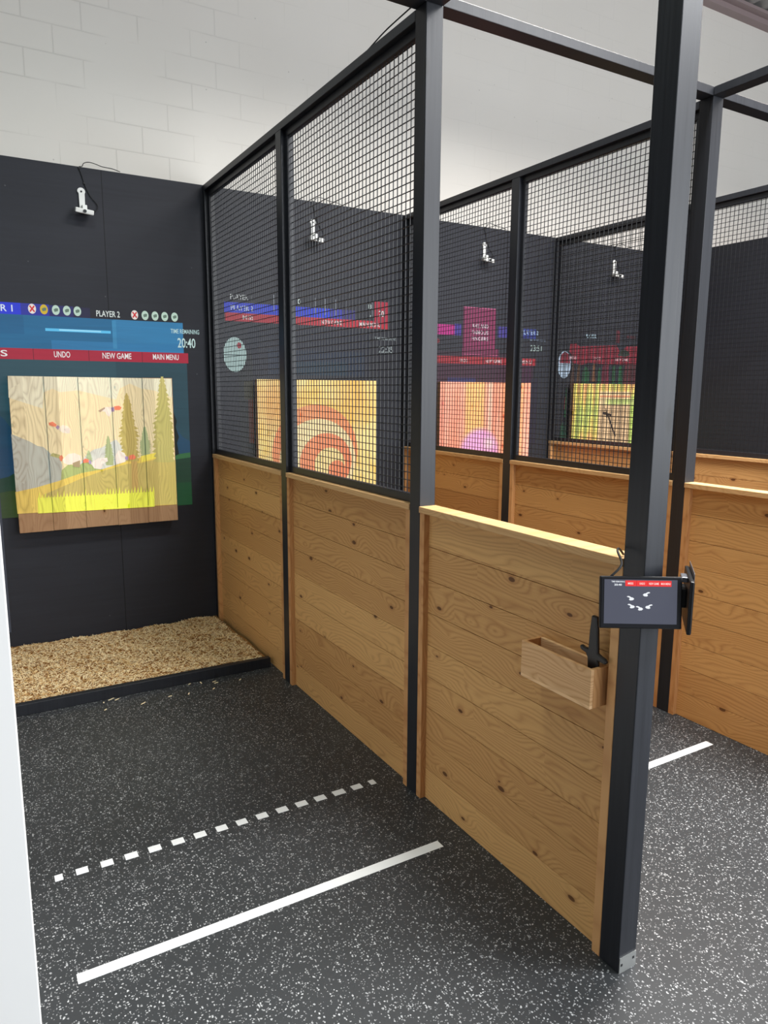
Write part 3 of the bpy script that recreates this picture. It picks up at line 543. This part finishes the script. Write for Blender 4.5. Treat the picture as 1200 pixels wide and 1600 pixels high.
block(dl, 'dial_lines', [((.112, .280, 1.929, 1.936), (60, 84, 84)), ((.192, .198, 1.82, 2.05), (120, 150, 148)), (circle(.228, 2.0, .017, .022, 12), (170, 56, 66)), ((.14, .18, 1.85, 1.856), (120, 150, 148)), ((.22, .25, 1.86, 1.866), (120, 150, 148))], y=-.0045)
tx(t, 'clock_caption', 'TIME REMAINING', (1.342, 1.545, 2.082, 2.106), (150, 160, 162)); tx(t, 'clock_lettering', '22:35', (1.380, 1.512, 1.985, 2.036), (165, 176, 176))
block(t, 'dim_backdrop', [((.30, 1.30, 1.80, 2.14), (22, 26, 40)), ((.45, 1.25, 1.80, 1.98), (20, 36, 56)), ((.60, 1.1, 1.80, 1.90), (18, 46, 62)), ((.22, .326, 1.0, 1.95), (30, 34, 34)), ((.29, .326, 1.30, 1.62), (74, 34, 20)), ((.26, .326, 1.62, 1.75), (52, 50, 26))], y=-.001)
# lane three
t = thing('projected_game_screen', 'purple card with white lettering over a red bar projected above the third target', 'projection', (2.4, 0, 1.5), 'game screens projected on the wall')
block(t, 'dim_backdrop', [((1.86, 3.0, 1.70, 1.92), (62, 22, 44)), ((1.86, 2.72, 1.92, 2.02), (48, 24, 40)), ((2.90, 2.985, .90, 1.92), (60, 20, 48)), ((2.985, 3.06, 1.2, 1.8), (28, 20, 38)), ((2.05, 2.35, 1.76, 1.80), (50, 44, 100))], y=-.001)
block(t, 'player_bar', [((1.80, 2.117, 2.152, 2.236), (196, 30, 136)), ((2.117, 2.19, 2.152, 2.246), (66, 50, 150))])
block(t, 'player_bar', [((2.58, 2.68, 2.152, 2.246), (66, 54, 140)), ((2.68, 3.02, 2.156, 2.24), (40, 52, 130))])
mb_ = block(t, 'menu_bar', [((1.80, 3.033, 1.918, 1.980), (168, 34, 44)), ((2.42, 2.44, 1.918, 1.980), (120, 20, 36))])
for s, bx in (('UNDO', (2.177, 2.256, 1.932, 1.960)), ('NEW GAME', (2.45, 2.633, 1.932, 1.962)), ('MENU', (2.852, 2.98, 1.934, 1.963))): tx(mb_, 'menu_lettering', s, bx, (222, 196, 196))
cd = block(t, 'player_card', [((2.207, 2.552, 1.992, 2.392), (138, 36, 84)), ((2.20, 2.595, 1.985, 2.05), (120, 30, 72)), ((2.207, 2.552, 2.384, 2.392), (190, 90, 130)), ((2.22, 2.59, 1.996, 2.002), (180, 84, 120))], y=-.003)
for i, s in enumerate(('AXE AND', 'FAMOUS', 'FINGERS')): tx(cd, 'card_lettering', s, (2.295, 2.471, 2.222-i*.053, 2.254-i*.053), (228, 214, 222), y=-.006)
tx(t, 'player_lettering', 'PLAYER 2', (2.851, 3.045, 2.190, 2.226), (176, 200, 228)); tx(t, 'clock_caption', 'TIME REMAINING', (2.933, 3.135, 2.134, 2.152), (120, 134, 150)); tx(t, 'clock_lettering', '23:51', (2.958, 3.093, 2.046, 2.100), (160, 178, 172))
block(t, 'red_mark', [(circle(1.95, 2.10, .016, .02, 10), (150, 40, 52))])
# lane four
t = thing('projected_game_screen', 'dark red bar over green jungle shapes projected around the fourth target', 'projection', (4.0, 0, 1.5), 'game screens projected on the wall')
jb = []
for a, bq, c, d, cc in ((3.55, 3.60, 1.76, 1.96, (96, 66, 40)), (3.62, 3.70, 1.76, 1.93, (22, 74, 40)), (3.66, 3.72, 1.76, 1.90, (24, 96, 48)), (3.74, 3.80, 1.78, 1.96, (110, 70, 40)), (3.82, 3.88, 1.76, 1.92, (28, 84, 46)), (3.88, 3.98, 1.76, 1.97, (110, 28, 46)), (4.02, 4.07, 1.76, 1.96, (24, 92, 44)), (4.10, 4.17, 1.76, 1.95, (22, 84, 44)), (4.18, 4.36, 1.76, 1.97, (84, 32, 34)), (3.47, 3.52, 1.70, 1.96, (86, 56, 36)), (3.42, 3.45, 1.22, 1.50, (18, 70, 44)), (3.40, 3.44, 1.52, 1.66, (110, 32, 44)), (3.36, 3.42, 1.1, 1.40, (20, 84, 50)), (3.41, 3.438, 1.45, 1.74, (24, 70, 40))):
    jb.append(([(a, c), (bq, c), (bq-.008, (c+d)/2), (bq-.012, d-.02), ((a+bq)/2, d), (a+.01, d-.03), (a+.004, (c+d)/2)], cc))
block(t, 'jungle_backdrop', jb, y=-.001)
mb_ = block(t, 'menu_bar', [([(3.48, 1.955), (3.47, 2.03), (3.44, 2.06), (3.45, 2.13), (3.52, 2.135), (3.57, 2.11), (4.02, 2.135), (4.06, 2.14), (4.12, 2.07), (4.2, 2.13), (4.38, 2.14), (4.38, 1.96), (4.0, 1.95), (3.7, 1.96), (3.6, 1.94)], (134, 26, 42)), ([(4.08, 2.04), (4.14, 2.10), (4.22, 2.09), (4.26, 2.05), (4.2, 2.03)], (40, 50, 36))])
for s, bx in (('MISS', (3.45, 3.53, 1.99, 2.02)), ('UNDO', (3.765, 3.85, 1.99, 2.018)), ('NEW GAME', (4.054, 4.235, 1.988, 2.014))): tx(mb_, 'menu_lettering', s, bx, (214, 176, 180))
dl = block(t, 'round_dial', [(circle(3.382, 1.936, .083, .125, 32), (176, 196, 216)), ([(3.32, 1.95), (3.46, 1.95), (3.44, 2.03), (3.382, 2.058), (3.33, 2.02)], (130, 30, 46))], y=-.003)
block(dl, 'dial_lines', [((3.30, 3.464, 1.936, 1.941), (60, 70, 84)), ((3.379, 3.384, 1.82, 1.95), (70, 80, 100)), ((3.33, 3.43, 1.87, 1.874), (90, 100, 120))], y=-.0045)
tx(t, 'player_lettering', 'PLAYER 1', (3.633, 3.804, 2.192, 2.226), (180, 206, 220))
block(t, 'red_figure', [(circle(4.07, 2.25, .03, .034, 10), (96, 22, 34)), ((4.045, 4.10, 2.16, 2.23), (84, 20, 30))])
block(t, 'red_bar', [((4.2, 4.32, 2.21, 2.235), (72, 20, 28))])

# ------------------------------------------------------------------ wall cameras
def wall_camera(x, label):
    t = thing('wall_camera', label, 'camera', (x, 0, 2.79), 'white cameras high on the black wall')
    z = 2.79
    b = MB().prism([(x-.018, z-.015), (x+.014, z-.015), (x+.016, z+.10)]+[(x-.004+.024*math.cos(a), z+.112+.024*math.sin(a)) for a in [i*math.pi/8 for i in range(0, 9)]]+[(x-.02, z+.10)], 'y', -.012, -.0005)
    b.build('arm', M_wplas, t, bevel=.002)
    MB().prism(circle(x-.004, z+.112, .006, .006, 10), 'y', -.0145, -.011).build('screw', M_plas, t)
    T = Matrix.Translation((x, -.06, z-.012)) @ Matrix.Rotation(R(6), 4, 'Y') @ Matrix.Rotation(R(12), 4, 'X')
    MB().box((-.054, -.026, -.016), (.054, .026, .013), 0, T).build('camera_body', M_wplas, t, bevel=.006)
    MB().box((-.006, -.028, -.014), (.022, .0, .030), 0, Matrix.Translation((x, -.012, z+.0))).build('hinge', M_wplas, t, bevel=.003)
    MB().prism(circle(0, 0, .010, .010, 14), 'y', -.033, -.024, 0, T).build('lens', M_plas, t)
    pts = [(x+.03, -.03, z+.0), (x+.07, -.02, z+.0), (x+.088, -.012, z+.025), (x+.085, -.008, z+.05), (x+.05, -.006, z+.09), (x+.03, -.006, z+.13), (x+.016, -.006, z+.17), (x+.002, -.006, z+.22), (x-.01, -.006, z+.255)]
    tail = [(x+.01, -.012, z+.262), (x+.02, -.014, z+.28), (x+.05, -.01, z+.292), (x+.09, -.01, z+.287), (x+.13, -.01, z+.277), (x+.19, -.006, z+.275), (x+.24, .01, z+.268)]
    MB().tube(smooth(pts+tail), .0024, 6).build('cable', M_cable, t, smooth=True)
    for cz, cx in ((z+.165, x+.018), (z+.252, x-.006)): MB().box((cx-.006, -.010, cz-.004), (cx+.006, -.0005, cz+.004)).build('cable_clip', M_plas, t)
    return t
def smooth(p, k=5):
    p = [Vector(q) for q in p]; o = []
    for i in range(len(p)-1):
        a, b, c, d = p[max(i-1, 0)], p[i], p[i+1], p[min(i+2, len(p)-1)]
        for j in range(k):
            t = j/k; o.append(.5*((2*b)+(c-a)*t+(2*a-5*b+4*c-d)*t*t+(-a+3*b-3*c+d)*t**3))
    return o+[p[-1]]
wc = wall_camera(-.767, 'small white camera on a bracket high on the black wall above the nearest target')
for x, lb in ((.820, 'white camera high on the wall of the second lane, seen through the nearest mesh'),
              (2.407, 'white camera high on the wall of the third lane, above the purple card'),
              (3.967, 'white camera high on the wall of the fourth lane, rightmost of the four')):
    dup(wc, (x, 0, 2.79), lb)
o = MB().tube(smooth([(.030, -2.05, 3.048), (.02, -2.25, 3.056), (.01, -2.42, 3.066), (.012, -2.56, 3.074), (.02, -2.64, 3.083), (.025, -2.75, 3.086)]), .003, 6).build('power_cable', M_cable, smooth=True)
tag(o, 'thin black cable lying along the top rail of the nearest divider', 'cable')

# ------------------------------------------------------------------ tray and throwing axe
t = thing('wooden_tray', 'narrow open wooden tray fixed to the panel below the tablet', 'tray', (-.014, -3.565, .79))
X0, X1, Y0, Y1, Z0, Z1, q = -.055, .0255, -3.712, -3.418, .790, .908, .012
MB().box((X0, Y0, Z0), (X0+q, Y1, Z1)).build('front_board', M_tray, t, bevel=.001)
MB().box((X1-q, Y0+q, Z0), (X1, Y1-q, Z1)).build('back_board', M_tray, t, bevel=.001)
MB().box((X0+q, Y0, Z0), (X1, Y0+q, Z1)).build('end_board', M_trimv, t, bevel=.001)
MB().box((X0+q, Y1-q, Z0), (X1, Y1, Z1)).build('end_board', M_trimv, t, bevel=.001)
MB().box((X0+q, Y0+q, Z0), (X1-q, Y1-q, Z0+.010)).build('bottom_board', M_tray, t)
TOOL = [(-3.67, 1.054), (-3.687, 1.053), (-3.693, 1.015), (-3.698, 0.947), (-3.71, 0.942), (-3.726, 0.938), (-3.732, 0.93), (-3.727, 0.923), (-3.7, 0.926), (-3.701, 0.894), (-3.664, 0.891), (-3.662, 0.924), (-3.654, 0.936), (-3.634, 0.941), (-3.63, 0.95), (-3.634, 0.955), (-3.646, 0.951), (-3.663, 0.952), (-3.665, 1.007)]
b = MB().prism(TOOL, 'x', -.021, -.009)
o = b.build('hook_shaped_tool', M_plas, origin=(-.015, -3.65, .80), bevel=.003)
tag(o, 'black cross-shaped plastic tool standing upright in the wooden tray', 'tool')

# ------------------------------------------------------------------ tablets on the front post
def tablet(label, c, nrm_angle, tilt, glow, w=.228, h=.150):
    t = thing('tablet', label, 'tablet', c)
    T = Matrix.Translation(c) @ Matrix.Rotation(nrm_angle, 4, 'Z') @ Matrix.Rotation(tilt, 4, 'X')   # local -y faces the user
    o = MB().box((-w/2, -.005, -h/2), (w/2, .006, h/2), 0, T).build('case', M_plas, t, bevel=.003)
    MB().box((-w/2+.004, -.0058, -h/2+.004), (w/2-.004, -.0052, h/2-.004), 0, T).build('glass', M_glass, t)
    return t, T, w, h
view = math.atan2(-.7744, .6327)   # turn of local -y towards the camera side
ct = (-.040, -3.852, 1.142)
t, T, w, h = tablet('tablet with a lit game screen mounted on the front post, facing the camera', ct, R(-32.5), R(-8), True, .213, .137)
MB().box((-w/2+.011, -.0064, -h/2+.013), (w/2-.014, -.0059, h/2-.008), 0, T).build('display', M_disp, t)
def flat(nm, pts, col, k=1.0, y=-.0068):
    b = MB(); b.v += [tuple(T @ Vector((u, y, v))) for u, v in pts]; b.f.append(tuple(range(len(pts)))); b.mi.append(0)
    return b.build(nm, screen('tablet_light', col, k), t, fix=False)
U = lambda f: -w/2+f*w
V = lambda f: h/2-f*h
flat('menu_bar', rect(U(.304), U(.862), V(.185), V(.075)), (240, 48, 44))
for s, (a, b_) in (('MISS', (.335, .40)), ('UNDO', (.475, .54)), ('NEW GAME', (.59, .71)), ('MAIN MENU', (.735, .85))):
    lettering('menu_lettering', s, (U(a), U(b_), V(.152), V(.112)), screen('tablet_letters', (255, 225, 220), 1), t, -.0072, T, .02)
for q in (.44, .575, .722): flat('menu_divider', rect(U(q-.002), U(q+.002), V(.185), V(.075)), (180, 24, 26), 1, -.0070)
lettering('clock_caption', 'TIME REMAINING', (U(.135), U(.298), V(.115), V(.085)), screen('tablet_letters', (235, 240, 245), 1), t, -.0070, T, .02)
lettering('clock_lettering', '20:40', (U(.17), U(.262), V(.178), V(.140)), screen('tablet_letters', (235, 240, 245), 1), t, -.0070, T, .03)
duck = [(-9, 5), (-6, 7), (-2, 6), (1, 3), (5, 2), (8, -2), (5, -6), (-1, -7), (-4, -4), (-2, -1), (-3, 2), (-6, 3)]
for (fu, fv, s) in ((.560, .335, -1), (.372, .415, 1), (.382, .565, 1), (.482, .605, 1), (.592, .57, -1)):
    flat('bird_mark', [(U(fu)+s*a*.00115, V(fv)+b_*.00085) for a, b_ in duck], (240, 244, 248), 1.0, -.0071)
MB().box((-.03, .006, -.03), (.05, .030, .03), 0, T).build('bracket', M_plas, t, bevel=.002)
MB().tube(smooth([tuple(T @ Vector((-.075, .012, .065))), (-.06, -3.80, 1.235), (-.038, -3.765, 1.262), (-.010, -3.745, 1.262), (.02, -3.735, 1.241)]), .0032, 8).build('charging_cable', M_cable, t, smooth=True)
ang2 = math.atan2(.62, .785)+R(3.0)
c2 = (.114, -3.880, 1.136)
t, T, w, h = tablet('second tablet mounted edge-on behind the right side of the lit tablet, facing the next lane', c2, ang2, R(0), False, .19, .142)
MB().box((-.06, -.0075, -.07), (.095, -.0060, .085), 0, T).build('cover_plate', M_grey, t, bevel=.0004)
MB().box((-.02, .006, -.02), (.05, .024, .03), 0, T).build('bracket', M_plas, t, bevel=.002)
MB().box((-.03, .006, .052), (.02, .022, .066), 0, T).build('bracket_arm', M_grey, t, bevel=.002)
